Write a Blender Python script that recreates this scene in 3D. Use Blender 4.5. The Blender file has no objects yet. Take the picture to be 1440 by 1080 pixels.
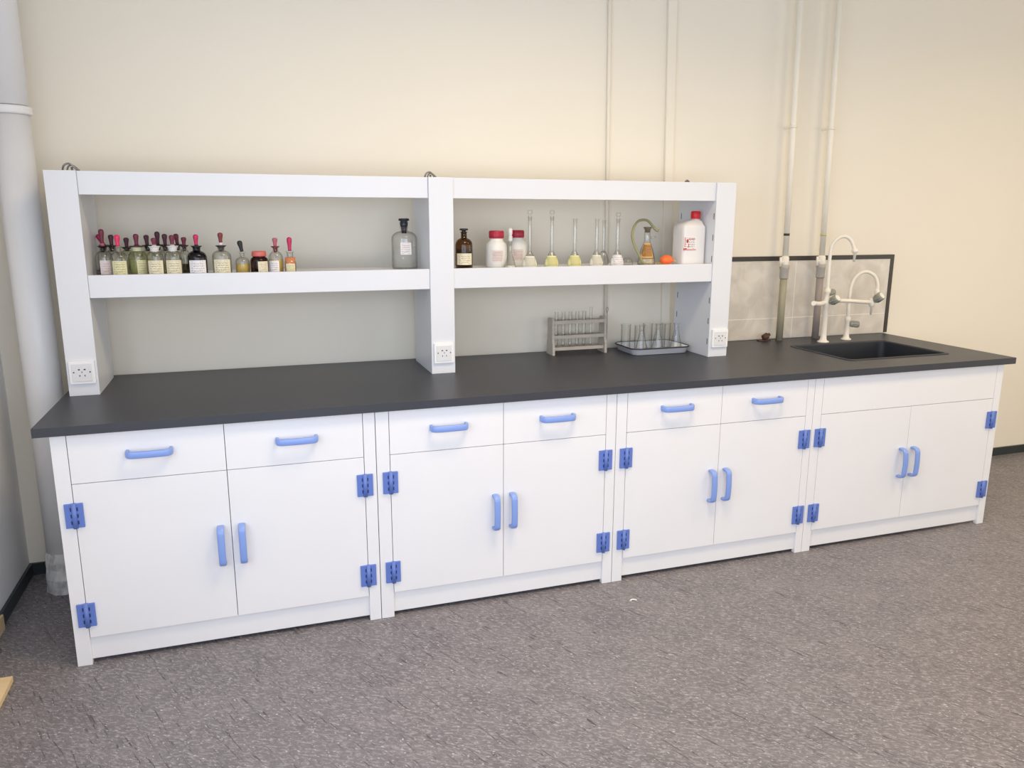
import bpy, bmesh, math, random
from mathutils import Vector, Matrix
random.seed(7)
SC = bpy.context.scene
COL = SC.collection
PI = math.pi

# ------------------------------------------------------------------ camera
CAM = Vector((0.63189, -2.74895, 1.51195))
RIGHT = Vector((0.94727703, -0.32040125, 0.00304304))
UP = Vector((0.06476741, 0.20077086, 0.97749488))
FWD = Vector((0.31380154, 0.92576136, -0.21093719))
cd = bpy.data.cameras.new('camera'); cam = bpy.data.objects.new('camera', cd); COL.objects.link(cam)
M = Matrix((RIGHT, UP, -FWD)).transposed().to_4x4(); M.translation = CAM
cam.matrix_world = M
cd.sensor_fit = 'HORIZONTAL'; cd.sensor_width = 36.0; cd.lens = 36.0*1097.245/1440.0
cd.clip_start = 0.05; cd.clip_end = 60
SC.camera = cam
SC.view_settings.view_transform = 'Standard'; SC.view_settings.look = 'None'
SC.view_settings.gamma = 1.0; SC.view_settings.use_curve_mapping = False
SC.view_settings.exposure = -0.05
SC.cycles.transparent_max_bounces = 40

# ------------------------------------------------------------------ world + big lights
w = bpy.data.worlds.new('world'); SC.world = w; w.use_nodes = True
w.node_tree.nodes['Background'].inputs[0].default_value = (0.75, 0.86, 1.0, 1)
w.node_tree.nodes['Background'].inputs[1].default_value = 0.5

def area(name, loc, target, sx, sy, power, col, spread=180):
    l = bpy.data.lights.new(name, 'AREA'); l.shape = 'RECTANGLE'; l.size = sx; l.size_y = sy
    l.energy = power; l.color = col; l.spread = math.radians(spread)
    o = bpy.data.objects.new(name, l); COL.objects.link(o); o.location = loc
    o.rotation_euler = (Vector(target)-Vector(loc)).to_track_quat('-Z', 'Y').to_euler()
    return o
# daylight from the window behind the camera and the left-wall one, plus added fill
area('window_daylight', (1.2, -3.47, 1.45), (1.2, 0, 1.45), 2.6, 1.5, 50, (0.79, 0.85, 1.0))
area('window_daylight', (4.9, -3.47, 1.45), (4.9, 0, 1.45), 2.6, 1.5, 24, (1.0, 0.94, 0.86))  # added fill for the left wall and right cabinets, no window known here
area('window_daylight', (-0.30, -2.0, 1.55), (3.0, -2.0, 1.55), 2.0, 1.4, 36, (0.68, 0.81, 1.0))
area('window_daylight', (7.15, -1.6, 1.55), (0, -1.6, 1.55), 2.0, 1.4, 34, (1.0, 0.90, 0.76))  # invented right-wall source, brightens the left wall and strengthens the pipe shadows
# warm ceiling panels
area('ceiling_panel_light', (1.8, -1.1, 3.16), (1.8, -1.1, 0), 1.2, 0.6, 35, (1.0, 0.77, 0.48), 142)
area('ceiling_panel_light', (4.4, -1.1, 3.16), (4.4, -1.1, 0), 1.2, 0.6, 25, (1.0, 0.74, 0.42), 142)

# ------------------------------------------------------------------ material helpers
def new_mat(name):
    m = bpy.data.materials.new(name); m.use_nodes = True
    return m, m.node_tree.nodes, m.node_tree.links, m.node_tree.nodes['Principled BSDF']
def mat(name, col, rough=0.5, metal=0.0, spec=0.5, var=0.0, vscale=8.0, stretch=(1, 1, 1), bump=0.0, bscale=200.0, trans=0.0, coat=0.0):
    m, N, L, b = new_mat(name)
    b.inputs['Base Color'].default_value = (*col, 1); b.inputs['Roughness'].default_value = rough
    b.inputs['Metallic'].default_value = metal; b.inputs['Specular IOR Level'].default_value = spec
    b.inputs['Transmission Weight'].default_value = trans; b.inputs['Coat Weight'].default_value = coat
    tc = N.new('ShaderNodeTexCoord')
    if var > 0:
        mp = N.new('ShaderNodeMapping'); mp.inputs['Scale'].default_value = stretch
        n = N.new('ShaderNodeTexNoise'); n.inputs['Scale'].default_value = vscale; n.inputs['Detail'].default_value = 5
        r = N.new('ShaderNodeMapRange'); r.inputs[1].default_value = 0.3; r.inputs[2].default_value = 0.7
        r.inputs[3].default_value = 1-var; r.inputs[4].default_value = 1+var*0.4
        mx = N.new('ShaderNodeVectorMath'); mx.operation = 'SCALE'; mx.inputs[0].default_value = col
        L.new(tc.outputs['Object'], mp.inputs[0]); L.new(mp.outputs[0], n.inputs[0]); L.new(n.outputs[0], r.inputs[0])
        L.new(r.outputs[0], mx.inputs['Scale']); L.new(mx.outputs[0], b.inputs['Base Color'])
    if bump > 0:
        n2 = N.new('ShaderNodeTexNoise'); n2.inputs['Scale'].default_value = bscale; n2.inputs['Detail'].default_value = 3
        bp = N.new('ShaderNodeBump'); bp.inputs['Strength'].default_value = bump; bp.inputs['Distance'].default_value = 0.002
        L.new(tc.outputs['Object'], n2.inputs[0]); L.new(n2.outputs[0], bp.inputs['Height']); L.new(bp.outputs[0], b.inputs['Normal'])
    return m
def glass(name, tint=(0.97, 0.985, 0.98), ior=1.5, rough=0.02):
    m = bpy.data.materials.new(name); m.use_nodes = True; N = m.node_tree.nodes; L = m.node_tree.links
    N.remove(N['Principled BSDF']); out = N['Material Output']
    t = N.new('ShaderNodeBsdfTransparent')
    g = N.new('ShaderNodeBsdfGlossy'); g.inputs['Roughness'].default_value = rough
    lw = N.new('ShaderNodeLayerWeight'); lw.inputs[0].default_value = 0.5
    pw = N.new('ShaderNodeMath'); pw.operation = 'POWER'; L.new(lw.outputs['Facing'], pw.inputs[0]); pw.inputs[1].default_value = 3.0
    # longer path through the wall at grazing angles absorbs more light
    ab = N.new('ShaderNodeMix'); ab.data_type = 'RGBA'; ab.inputs[6].default_value = (*tint, 1); ab.inputs[7].default_value = (*[0.55*c*c for c in tint], 1)
    L.new(pw.outputs[0], ab.inputs[0]); L.new(ab.outputs[2], t.inputs[0])
    f = N.new('ShaderNodeMapRange'); L.new(pw.outputs[0], f.inputs[0]); f.inputs[3].default_value = 0.04; f.inputs[4].default_value = 0.55
    x = N.new('ShaderNodeMixShader'); L.new(f.outputs[0], x.inputs[0]); L.new(t.outputs[0], x.inputs[1]); L.new(g.outputs[0], x.inputs[2])
    L.new(x.outputs[0], out.inputs[0])
    return m
def fluid(name, col, clear=0.5):
    m = bpy.data.materials.new(name); m.use_nodes = True; N = m.node_tree.nodes; L = m.node_tree.links
    b = N['Principled BSDF']; b.inputs['Base Color'].default_value = (*col, 1); b.inputs['Roughness'].default_value = 0.1
    t = N.new('ShaderNodeBsdfTransparent'); t.inputs[0].default_value = (*[min(1, c*1.1+0.1) for c in col], 1)
    x = N.new('ShaderNodeMixShader'); x.inputs[0].default_value = clear
    L.new(b.outputs[0], x.inputs[1]); L.new(t.outputs[0], x.inputs[2]); L.new(x.outputs[0], N['Material Output'].inputs[0])
    return m
def label_mat(name, paper, ink, amount=0.5, rows=6.0, cols=9.0, lined=0.3):
    m, N, L, b = new_mat(name); b.inputs['Roughness'].default_value = 0.8
    tc = N.new('ShaderNodeTexCoord'); sp = N.new('ShaderNodeSeparateXYZ'); L.new(tc.outputs['Generated'], sp.inputs[0])
    def math_(op, a, bb=None):
        n = N.new('ShaderNodeMath'); n.operation = op
        for i, v in enumerate((a, bb)):
            if v is None: continue
            if isinstance(v, (int, float)): n.inputs[i].default_value = v
            else: L.new(v, n.inputs[i])
        return n.outputs[0]
    zr = math_('MULTIPLY', sp.outputs[2], rows)
    band = math_('LESS_THAN', math_('ABSOLUTE', math_('SUBTRACT', math_('FRACT', zr), 0.5)), lined)
    cb = N.new('ShaderNodeCombineXYZ'); L.new(math_('MULTIPLY', sp.outputs[0], cols), cb.inputs[0]); L.new(math_('MULTIPLY', sp.outputs[2], rows*2.2), cb.inputs[2])
    ns = N.new('ShaderNodeTexNoise'); ns.inputs['Scale'].default_value = 1.9; ns.inputs['Detail'].default_value = 4; L.new(cb.outputs[0], ns.inputs[0])
    thr = math_('GREATER_THAN', ns.outputs[0], 0.62-0.18*amount)
    inside = math_('MULTIPLY', math_('LESS_THAN', math_('ABSOLUTE', math_('SUBTRACT', sp.outputs[0], 0.5)), 0.40), math_('LESS_THAN', math_('ABSOLUTE', math_('SUBTRACT', sp.outputs[2], 0.5)), 0.42))
    fac = math_('MULTIPLY', math_('MULTIPLY', band, thr), inside)
    mix = N.new('ShaderNodeMix'); mix.data_type = 'RGBA'; mix.inputs[6].default_value = (*paper, 1); mix.inputs[7].default_value = (*ink, 1)
    L.new(fac, mix.inputs[0]); L.new(mix.outputs[2], b.inputs['Base Color'])
    return m

def wall_mat():
    m, N, L, b = new_mat('cream_wall_paint')
    b.inputs['Roughness'].default_value = 0.75
    tc = N.new('ShaderNodeTexCoord')
    n = N.new('ShaderNodeTexNoise'); n.inputs['Scale'].default_value = 1.1; n.inputs['Detail'].default_value = 4
    r = N.new('ShaderNodeMix'); r.data_type = 'RGBA'; r.inputs[6].default_value = (0.82, 0.76, 0.635, 1); r.inputs[7].default_value = (0.87, 0.81, 0.69, 1)
    L.new(tc.outputs['Object'], n.inputs[0]); L.new(n.outputs[0], r.inputs[0]); L.new(r.outputs[2], b.inputs['Base Color'])
    n2 = N.new('ShaderNodeTexNoise'); n2.inputs['Scale'].default_value = 60; n2.inputs['Detail'].default_value = 3
    bp = N.new('ShaderNodeBump'); bp.inputs['Strength'].default_value = 0.08; bp.inputs['Distance'].default_value = 0.004
    L.new(tc.outputs['Object'], n2.inputs[0]); L.new(n2.outputs[0], bp.inputs['Height']); L.new(bp.outputs[0], b.inputs['Normal'])
    return m
def floor_mat():
    m, N, L, b = new_mat('speckled_vinyl_floor')
    b.inputs['Roughness'].default_value = 0.42; b.inputs['Specular IOR Level'].default_value = 0.4
    tc = N.new('ShaderNodeTexCoord')
    def layer(rot, scale, ns, detail, lo, hi, dist=0.6):
        mp = N.new('ShaderNodeMapping'); mp.vector_type = 'TEXTURE'; mp.inputs['Rotation'].default_value = (0, 0, rot); mp.inputs['Scale'].default_value = [1/v for v in scale]
        n = N.new('ShaderNodeTexNoise'); n.inputs['Scale'].default_value = ns; n.inputs['Detail'].default_value = detail; n.inputs['Distortion'].default_value = dist
        r = N.new('ShaderNodeMapRange'); r.inputs[1].default_value = lo; r.inputs[2].default_value = hi
        L.new(tc.outputs['Object'], mp.inputs[0]); L.new(mp.outputs[0], n.inputs[0]); L.new(n.outputs[0], r.inputs[0])
        return r.outputs[0]
    def mixc(fac, a, bcol):
        x = N.new('ShaderNodeMix'); x.data_type = 'RGBA'; L.new(fac, x.inputs[0])
        if isinstance(a, tuple): x.inputs[6].default_value = a
        else: L.new(a, x.inputs[6])
        x.inputs[7].default_value = bcol
        return x.outputs[2]
    base = mixc(layer(-0.6, (1, 1.6, 1), 5.0, 6, 0.3, 0.7), (0.148, 0.138, 0.148, 1), (0.200, 0.186, 0.196, 1))
    c = mixc(layer(-0.55, (1, 2.6, 1), 46.0, 6, 0.48, 0.68), base, (0.32, 0.30, 0.315, 1))
    c = mixc(layer(-1.15, (0.6, 8.0, 1), 17.0, 7, 0.615, 0.655, 1.0), c, (0.075, 0.065, 0.075, 1))
    c = mixc(layer(-0.7, (1, 2.0, 1), 95.0, 3, 0.62, 0.71), c, (0.60, 0.58, 0.60, 1))
    c = mixc(layer(-0.7, (1, 2.5, 1), 80.0, 4, 0.58, 0.70), c, (0.13, 0.115, 0.12, 1))
    L.new(c, b.inputs['Base Color'])
    return m
def tile_mat():
    m, N, L, b = new_mat('grey_marbled_tile')
    b.inputs['Roughness'].default_value = 0.28
    tc = N.new('ShaderNodeTexCoord')
    n = N.new('ShaderNodeTexNoise'); n.inputs['Scale'].default_value = 7; n.inputs['Detail'].default_value = 8; n.inputs['Distortion'].default_value = 1.3
    r = N.new('ShaderNodeValToRGB'); e = r.color_ramp.elements
    e[0].position = 0.35; e[0].color = (0.60, 0.55, 0.48, 1); e[1].position = 0.68; e[1].color = (0.74, 0.70, 0.62, 1)
    L.new(tc.outputs['Object'], n.inputs[0]); L.new(n.outputs[0], r.inputs[0]); L.new(r.outputs[0], b.inputs['Base Color'])
    return m
def wood_mat(name, c1, c2, sc=6.0, stretch=(1, 12, 12)):
    m, N, L, b = new_mat(name); b.inputs['Roughness'].default_value = 0.6
    tc = N.new('ShaderNodeTexCoord'); mp = N.new('ShaderNodeMapping'); mp.inputs['Scale'].default_value = stretch
    n = N.new('ShaderNodeTexNoise'); n.inputs['Scale'].default_value = sc; n.inputs['Detail'].default_value = 6; n.inputs['Distortion'].default_value = 0.5
    r = N.new('ShaderNodeMix'); r.data_type = 'RGBA'; r.inputs[6].default_value = (*c1, 1); r.inputs[7].default_value = (*c2, 1)
    L.new(tc.outputs['Object'], mp.inputs[0]); L.new(mp.outputs[0], n.inputs[0]); L.new(n.outputs[0], r.inputs[0]); L.new(r.outputs[2], b.inputs['Base Color'])
    return m

WHITE = mat('white_polypropylene_panel', (0.83, 0.83, 0.845), 0.32, var=0.02, vscale=3)
RACKW = mat('white_coated_rack_board', (0.74, 0.755, 0.785), 0.35, var=0.02, vscale=3)
BLUE = mat('blue_plastic_handle', (0.23, 0.35, 0.74), 0.35)
HBLUE = mat('blue_plastic_hinge', (0.12, 0.20, 0.56), 0.4)
HDARK = mat('dark_hinge_slit', (0.012, 0.025, 0.12), 0.5)
TOP = mat('black_epoxy_worktop', (0.040, 0.043, 0.055), 0.40, var=0.12, vscale=2.0, bump=0.15, bscale=500)
SINKB = mat('black_sink_plastic', (0.026, 0.030, 0.040), 0.5)
WALL = wall_mat(); FLOOR = floor_mat(); TILE = tile_mat()
LWALL = mat('white_wall_paint', (0.92, 0.92, 0.92), 0.7, var=0.04, vscale=1.5)
CEIL = mat('white_ceiling_paint', (0.66, 0.65, 0.62), 0.8, var=0.02)
BLACKTRIM = mat('black_trim', (0.035, 0.030, 0.024), 0.45)
BASEB = mat('dark_teal_baseboard', (0.028, 0.036, 0.038), 0.35, var=0.2)
GROUT = mat('pale_grout', (0.86, 0.82, 0.74), 0.9)
PVC = mat('white_drain_pipe_plastic', (0.80, 0.80, 0.80), 0.38, var=0.03, vscale=3)
PLAST = mat('rough_grey_plaster', (0.66, 0.66, 0.65), 0.9, var=0.35, vscale=22, bump=1.0, bscale=40)
CPIPE = mat('cream_painted_pipe', (0.90, 0.845, 0.72), 0.4, var=0.04)
OPIPE = mat('olive_grey_pipe', (0.36, 0.335, 0.235), 0.45, var=0.12)
MPIPE = mat('mauve_grey_pipe', (0.36, 0.31, 0.285), 0.45, var=0.12)
GCOUP = mat('grey_pipe_coupling', (0.44, 0.41, 0.37), 0.45)
METAL = mat('dull_steel', (0.26, 0.25, 0.23), 0.35, metal=0.8, var=0.25, vscale=60)
FAUC = mat('white_epoxy_tap', (0.86, 0.80, 0.69), 0.28)
GKNOB = mat('grey_green_tap_knob', (0.31, 0.31, 0.26), 0.35)
KCAP = mat('pale_knob_cap', (0.84, 0.83, 0.74), 0.35)
RACKWOOD = wood_mat('weathered_rack_wood', (0.40, 0.35, 0.29), (0.60, 0.54, 0.46), 5, (3, 20, 20))
PLANK = wood_mat('light_pine_board', (0.72, 0.52, 0.28), (0.86, 0.68, 0.42), 3, (1, 14, 6))
ENAM = mat('white_enamel', (0.82, 0.82, 0.84), 0.2)
RIMB = mat('dark_enamel_rim', (0.03, 0.03, 0.05), 0.3)
RUST = mat('rusty_iron', (0.10, 0.05, 0.035), 0.8, var=0.5, vscale=60)
SOCK = mat('white_socket_plastic', (0.86, 0.86, 0.86), 0.3)
HOLE = mat('dark_socket_hole', (0.01, 0.01, 0.012), 0.6)
GL = glass('clear_glass', (0.985, 0.987, 0.982))
GLT = glass('faint_green_glass', (0.975, 0.977, 0.962))
GREEN = glass('greenish_bottle_glass', (0.95, 0.957, 0.88))
AMB = glass('amber_brown_glass', (0.62, 0.47, 0.16))
PURP = glass('dark_purple_glass', (0.26, 0.22, 0.32))
BRN = glass('red_brown_glass', (0.45, 0.17, 0.10))
STOPB = mat('black_glass_stopper', (0.02, 0.02, 0.028), 0.25)
STOPF = glass('smoky_glass_stopper', (0.30, 0.25, 0.27), rough=0.1)
FROST = mat('frosted_glass_neck', (0.72, 0.70, 0.68), 0.35)
FROSTG = mat('pale_green_frosted_neck', (0.62, 0.64, 0.42), 0.35)
RUB = {'crimson': mat('crimson_rubber', (0.50, 0.02, 0.10), 0.4), 'maroon': mat('maroon_rubber', (0.16, 0.02, 0.05), 0.45),
       'dark': mat('dark_plum_rubber', (0.085, 0.024, 0.042), 0.5), 'red': mat('bright_red_rubber', (0.75, 0.03, 0.13), 0.4),
       'brown': mat('red_brown_rubber', (0.20, 0.035, 0.035), 0.45), 'black': mat('black_rubber', (0.015, 0.018, 0.02), 0.5),
       'pink': mat('dusty_pink_rubber', (0.45, 0.12, 0.16), 0.5)}
LBW = label_mat('white_label', (0.84, 0.80, 0.78), (0.10, 0.08, 0.10), 0.5)
LBP = label_mat('pinkish_label', (0.80, 0.70, 0.68), (0.28, 0.10, 0.14), 0.35)
LBY = label_mat('yellowed_label', (0.74, 0.70, 0.42), (0.10, 0.09, 0.06), 0.45)
LBC = label_mat('cream_label', (0.80, 0.74, 0.54), (0.10, 0.08, 0.06), 0.5)
LBD = label_mat('white_label_dark_writing', (0.82, 0.80, 0.80), (0.12, 0.10, 0.14), 0.45)
LBT = label_mat('tan_label', (0.74, 0.58, 0.38), (0.30, 0.16, 0.08), 0.5)
LBO = label_mat('amber_stained_label', (0.72, 0.42, 0.12), (0.34, 0.15, 0.04), 1.1, 4, 9, 0.51)
LBG = label_mat('speckled_white_wrap', (0.84, 0.82, 0.72), (0.50, 0.47, 0.36), 1.0, 7, 14, 0.51)
LBYG = label_mat('speckled_yellow_wrap', (0.80, 0.78, 0.42), (0.52, 0.48, 0.20), 1.0, 7, 14, 0.51)
LRED = label_mat('grey_white_printed_label', (0.72, 0.66, 0.62), (0.36, 0.16, 0.14), 0.7, 8, 12)
FLY = fluid('yellow_liquid', (0.78, 0.60, 0.16), 0.45); FLYG = fluid('pale_yellow_liquid', (0.80, 0.78, 0.36), 0.5)
FLD = fluid('dark_liquid', (0.06, 0.04, 0.09), 0.1); FLW = fluid('clear_water', (0.90, 0.92, 0.92), 0.88)
FLO = fluid('orange_liquid', (0.85, 0.36, 0.16), 0.4); FLB = fluid('brown_liquid', (0.16, 0.11, 0.05), 0.2); FLG = fluid('green_yellow_liquid', (0.66, 0.68, 0.42), 0.6)
JARP = mat('milky_white_plastic', (0.78, 0.77, 0.72), 0.35)
CANP = mat('translucent_white_can_plastic', (0.78, 0.76, 0.74), 0.35)
REDC = mat('dark_red_lid', (0.42, 0.015, 0.045), 0.35); REDB = mat('bright_red_cap', (0.72, 0.02, 0.03), 0.35)
SALM = mat('salmon_red_lid', (0.60, 0.13, 0.11), 0.4)
ORNG = mat('orange_rubber', (0.90, 0.16, 0.03), 0.4)
OTUBE = mat('olive_rubber_tube', (0.28, 0.27, 0.13), 0.45)
CORK = mat('brown_rubber_stopper', (0.22, 0.17, 0.10), 0.7)
TAN = mat('tan_residue', (0.62, 0.54, 0.38), 0.7, var=0.3, vscale=60)
REDINK = mat('red_print', (0.55, 0.06, 0.05), 0.6)

# ------------------------------------------------------------------ mesh helpers
def box(bm, x0, x1, y0, y1, z0, z1, bev=0.0, mi=0):
    v = [bm.verts.new(p) for p in ((x0, y0, z0), (x1, y0, z0), (x1, y1, z0), (x0, y1, z0), (x0, y0, z1), (x1, y0, z1), (x1, y1, z1), (x0, y1, z1))]
    fs = [bm.faces.new([v[i] for i in f]) for f in ((0, 3, 2, 1), (4, 5, 6, 7), (0, 1, 5, 4), (1, 2, 6, 5), (2, 3, 7, 6), (3, 0, 4, 7))]
    for f in fs: f.material_index = mi
    if bev > 0:
        es = list({e for f in fs for e in f.edges})
        r = bmesh.ops.bevel(bm, geom=es, offset=bev, segments=2, affect='EDGES', profile=0.6)
        for f in r['faces']: f.material_index = mi
def lathe(bm, prof, cx=0, cy=0, cz=0, seg=28, mi=0, mtx=None):
    rings = []
    for r, z in prof:
        if r < 1e-6:
            rings.append([bm.verts.new((0, 0, z))])
        else:
            rings.append([bm.verts.new((r*math.cos(2*PI*i/seg), r*math.sin(2*PI*i/seg), z)) for i in range(seg)])
    allv = [v for rg in rings for v in rg]
    for a, b in zip(rings, rings[1:]):
        if len(a) == 1 and len(b) == 1: continue
        for i in range(seg):
            j = (i+1) % seg
            if len(a) == 1: f = bm.faces.new((a[0], b[j], b[i]))
            elif len(b) == 1: f = bm.faces.new((a[i], a[j], b[0]))
            else: f = bm.faces.new((a[i], a[j], b[j], b[i]))
            f.smooth = True; f.material_index = mi
    T = Matrix.Translation((cx, cy, cz)) @ (mtx if mtx is not None else Matrix())
    for v in allv: v.co = T @ v.co
def closed(bm, prof, **k):
    lathe(bm, [(0, prof[0][1])]+prof+[(0, prof[-1][1])], **k)
def spline(pts, n=8):
    pts = [Vector(p) for p in pts]; out = []
    P = [2*pts[0]-pts[1]]+pts+[2*pts[-1]-pts[-2]]
    for i in range(1, len(P)-2):
        for k in range(n):
            t = k/n; a, b, c, d = P[i-1], P[i], P[i+1], P[i+2]
            out.append(0.5*((2*b)+(c-a)*t+(2*a-5*b+4*c-d)*t*t+(3*b-a-3*c+d)*t**3))
    out.append(pts[-1]); return out
def tube(bm, pts, r, seg=12, cap=True, mi=0):
    pts = [Vector(p) for p in pts]; rings = []
    t0 = (pts[1]-pts[0]).normalized(); nrm = t0.orthogonal().normalized()
    for i, p in enumerate(pts):
        t = ((pts[min(i+1, len(pts)-1)]-pts[max(i-1, 0)])).normalized()
        nrm = (nrm-t*nrm.dot(t)).normalized(); bn = t.cross(nrm)
        rr = r[i] if isinstance(r, (list, tuple)) else r
        rings.append([bm.verts.new(p+rr*(math.cos(2*PI*k/seg)*nrm+math.sin(2*PI*k/seg)*bn)) for k in range(seg)])
    for a, b in zip(rings, rings[1:]):
        for i in range(seg):
            f = bm.faces.new((a[i], a[(i+1) % seg], b[(i+1) % seg], b[i])); f.smooth = True; f.material_index = mi
    if cap:
        bm.faces.new(list(reversed(rings[0]))).material_index = mi; bm.faces.new(rings[-1]).material_index = mi
def ptube(p, r, seg=12):
    bm = bmesh.new(); tube(bm, p, r, seg); return bm
def patch(bm, r, z0, z1, a0, a1, th=0.0004, n=12):
    """a label wrapped round a vessel: r may be (r_bottom, r_top)"""
    rb, rt = r if isinstance(r, tuple) else (r, r)
    rows = []
    for k in range(n+1):
        a = a0+(a1-a0)*k/n; c, s = math.cos(a), math.sin(a)
        rows.append([bm.verts.new(((rb)*c, (rb)*s, z0)), bm.verts.new((rt*c, rt*s, z1)), bm.verts.new(((rt+th)*c, (rt+th)*s, z1)), bm.verts.new(((rb+th)*c, (rb+th)*s, z0))])
    for a, b in zip(rows, rows[1:]):
        for i in range(4):
            f = bm.faces.new((a[i], a[(i+1) % 4], b[(i+1) % 4], b[i])); f.smooth = False
    bm.faces.new(rows[0]); bm.faces.new(list(reversed(rows[-1])))
def obj(name, bm, mats, parent=None, loc=None):
    bmesh.ops.recalc_face_normals(bm, faces=bm.faces)
    me = bpy.data.meshes.new(name); bm.to_mesh(me); bm.free()
    for m in (mats if isinstance(mats, (list, tuple)) else [mats]): me.materials.append(m)
    o = bpy.data.objects.new(name, me); COL.objects.link(o)
    if parent is not None: o.parent = parent
    if loc is not None: o.location = loc
    return o
def bxo(name, b, m, parent=None, bev=0.0):
    bm = bmesh.new(); box(bm, *b, bev=bev); return obj(name, bm, m, parent)
def thing(name, label, cat, loc=(0, 0, 0), rz=0, group=None):
    o = bpy.data.objects.new(name, None); COL.objects.link(o); o.location = loc; o.rotation_euler = (0, 0, rz)
    o.empty_display_size = 0.05; o['label'] = label; o['category'] = cat
    if group: o['group'] = group
    return o
def tag(o, label, cat, group=None):
    o['label'] = label; o['category'] = cat
    if group: o['group'] = group
    return o
def struct(name, bm, m, parent=None):
    o = obj(name, bm, m, parent); o['kind'] = 'structure'; return o
def face_cam(x, y): return math.atan2(CAM.y-y, CAM.x-x)

# ------------------------------------------------------------------ room
XL, XR, YB, YN, ZC = -0.326, 7.2, 0.85, -3.6, 3.2
def sb(name, b, m, bev=0): bm = bmesh.new(); box(bm, *b, bev=bev); return struct(name, bm, m)
sb('floor', (XL-0.1, XR+0.1, YN-0.1, YB+0.1, -0.1, 0), FLOOR)
sb('ceiling', (XL-0.1, XR+0.1, YN-0.1, YB+0.1, ZC, ZC+0.1), CEIL)
sb('wall_back', (XL-0.1, XR+0.1, YB, YB+0.12, 0, ZC), WALL)
bm = bmesh.new()
box(bm, XL-0.12, XL, YN, -3.0, 0, ZC); box(bm, XL-0.12, XL, -1.0, YB, 0, ZC); box(bm, XL-0.12, XL, -3.0, -1.0, 0, 0.85); box(bm, XL-0.12, XL, -3.0, -1.0, 2.25, ZC)
struct('wall_left', bm, LWALL)
bm = bmesh.new()
box(bm, XR, XR+0.12, YN, -2.6, 0, ZC); box(bm, XR, XR+0.12, -0.6, YB, 0, ZC); box(bm, XR, XR+0.12, -2.6, -0.6, 0, 0.85); box(bm, XR, XR+0.12, -2.6, -0.6, 2.25, ZC)
struct('wall_right', bm, WALL)
bm = bmesh.new()
for a, b in ((XL, -0.1), (2.5, 3.6), (6.2, XR)): box(bm, a, b, YN-0.12, YN, 0, ZC)
for a, b in ((-0.1, 2.5), (3.6, 6.2)): box(bm, a, b, YN-0.12, YN, 0, 0.7); box(bm, a, b, YN-0.12, YN, 2.2, ZC)
struct('wall_near', bm, LWALL)
def unseen_window(n, loc, rz, hw, h):
    win = bpy.data.objects.new('window_%d' % n, None); COL.objects.link(win); win.location = loc; win.rotation_euler = (0, 0, rz); win['kind'] = 'structure'
    bm = bmesh.new()
    for k in range(4): a = -hw+k*(2*hw-0.06)/3; box(bm, a, a+0.06, -0.03, 0.03, 0, h)
    box(bm, -hw, hw, -0.03, 0.03, 0, 0.06); box(bm, -hw, hw, -0.03, 0.03, h-0.06, h)
    obj('window_frame', bm, PVC, win)
unseen_window(1, (1.2, YN-0.06, 0.7), 0, 1.3, 1.5); unseen_window(2, (4.9, YN-0.06, 0.7), 0, 1.3, 1.5); unseen_window(3, (XL-0.06, -2.0, 0.85), PI/2, 1.0, 1.4); unseen_window(4, (XR+0.06, -1.6, 0.85), PI/2, 1.0, 1.4)  # second and last are made up to go with the added fill lights
sb('baseboard_back', (XL, XR, YB-0.012, YB, 0, 0.052), BASEB)
sb('baseboard_left', (XL, XL+0.012, YN, YB-0.012, 0, 0.052), BASEB)

# tiled backsplash by the sink with its black edging
bm = bmesh.new(); tx0, txm, tx1 = 2.84, 3.49, 4.135; tz0, tzm, tz1 = 0.853, 0.965, 1.277
g = 0.0022
box(bm, tx0, tx1, YB-0.0116, YB, tz0, tz1, mi=1)
for (a, b) in ((tx0, txm), (txm, tx1)):
    for (c, d) in ((tz0, tzm), (tzm, tz1)):
        box(bm, a+g, b-g, YB-0.0124, YB-0.0116, c+g, d-g, bev=0.0003)
o = struct('trim_1', bm, [TILE, GROUT]); o['label'] = 'grey beige marbled tile backsplash behind the sink'
bm = bmesh.new()
box(bm, tx0, tx1+0.024, YB-0.015, YB, tz1, tz1+0.024); box(bm, tx1, tx1+0.024, YB-0.015, YB, tz0, tz1)
struct('trim_2', bm, BLACKTRIM)

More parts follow.
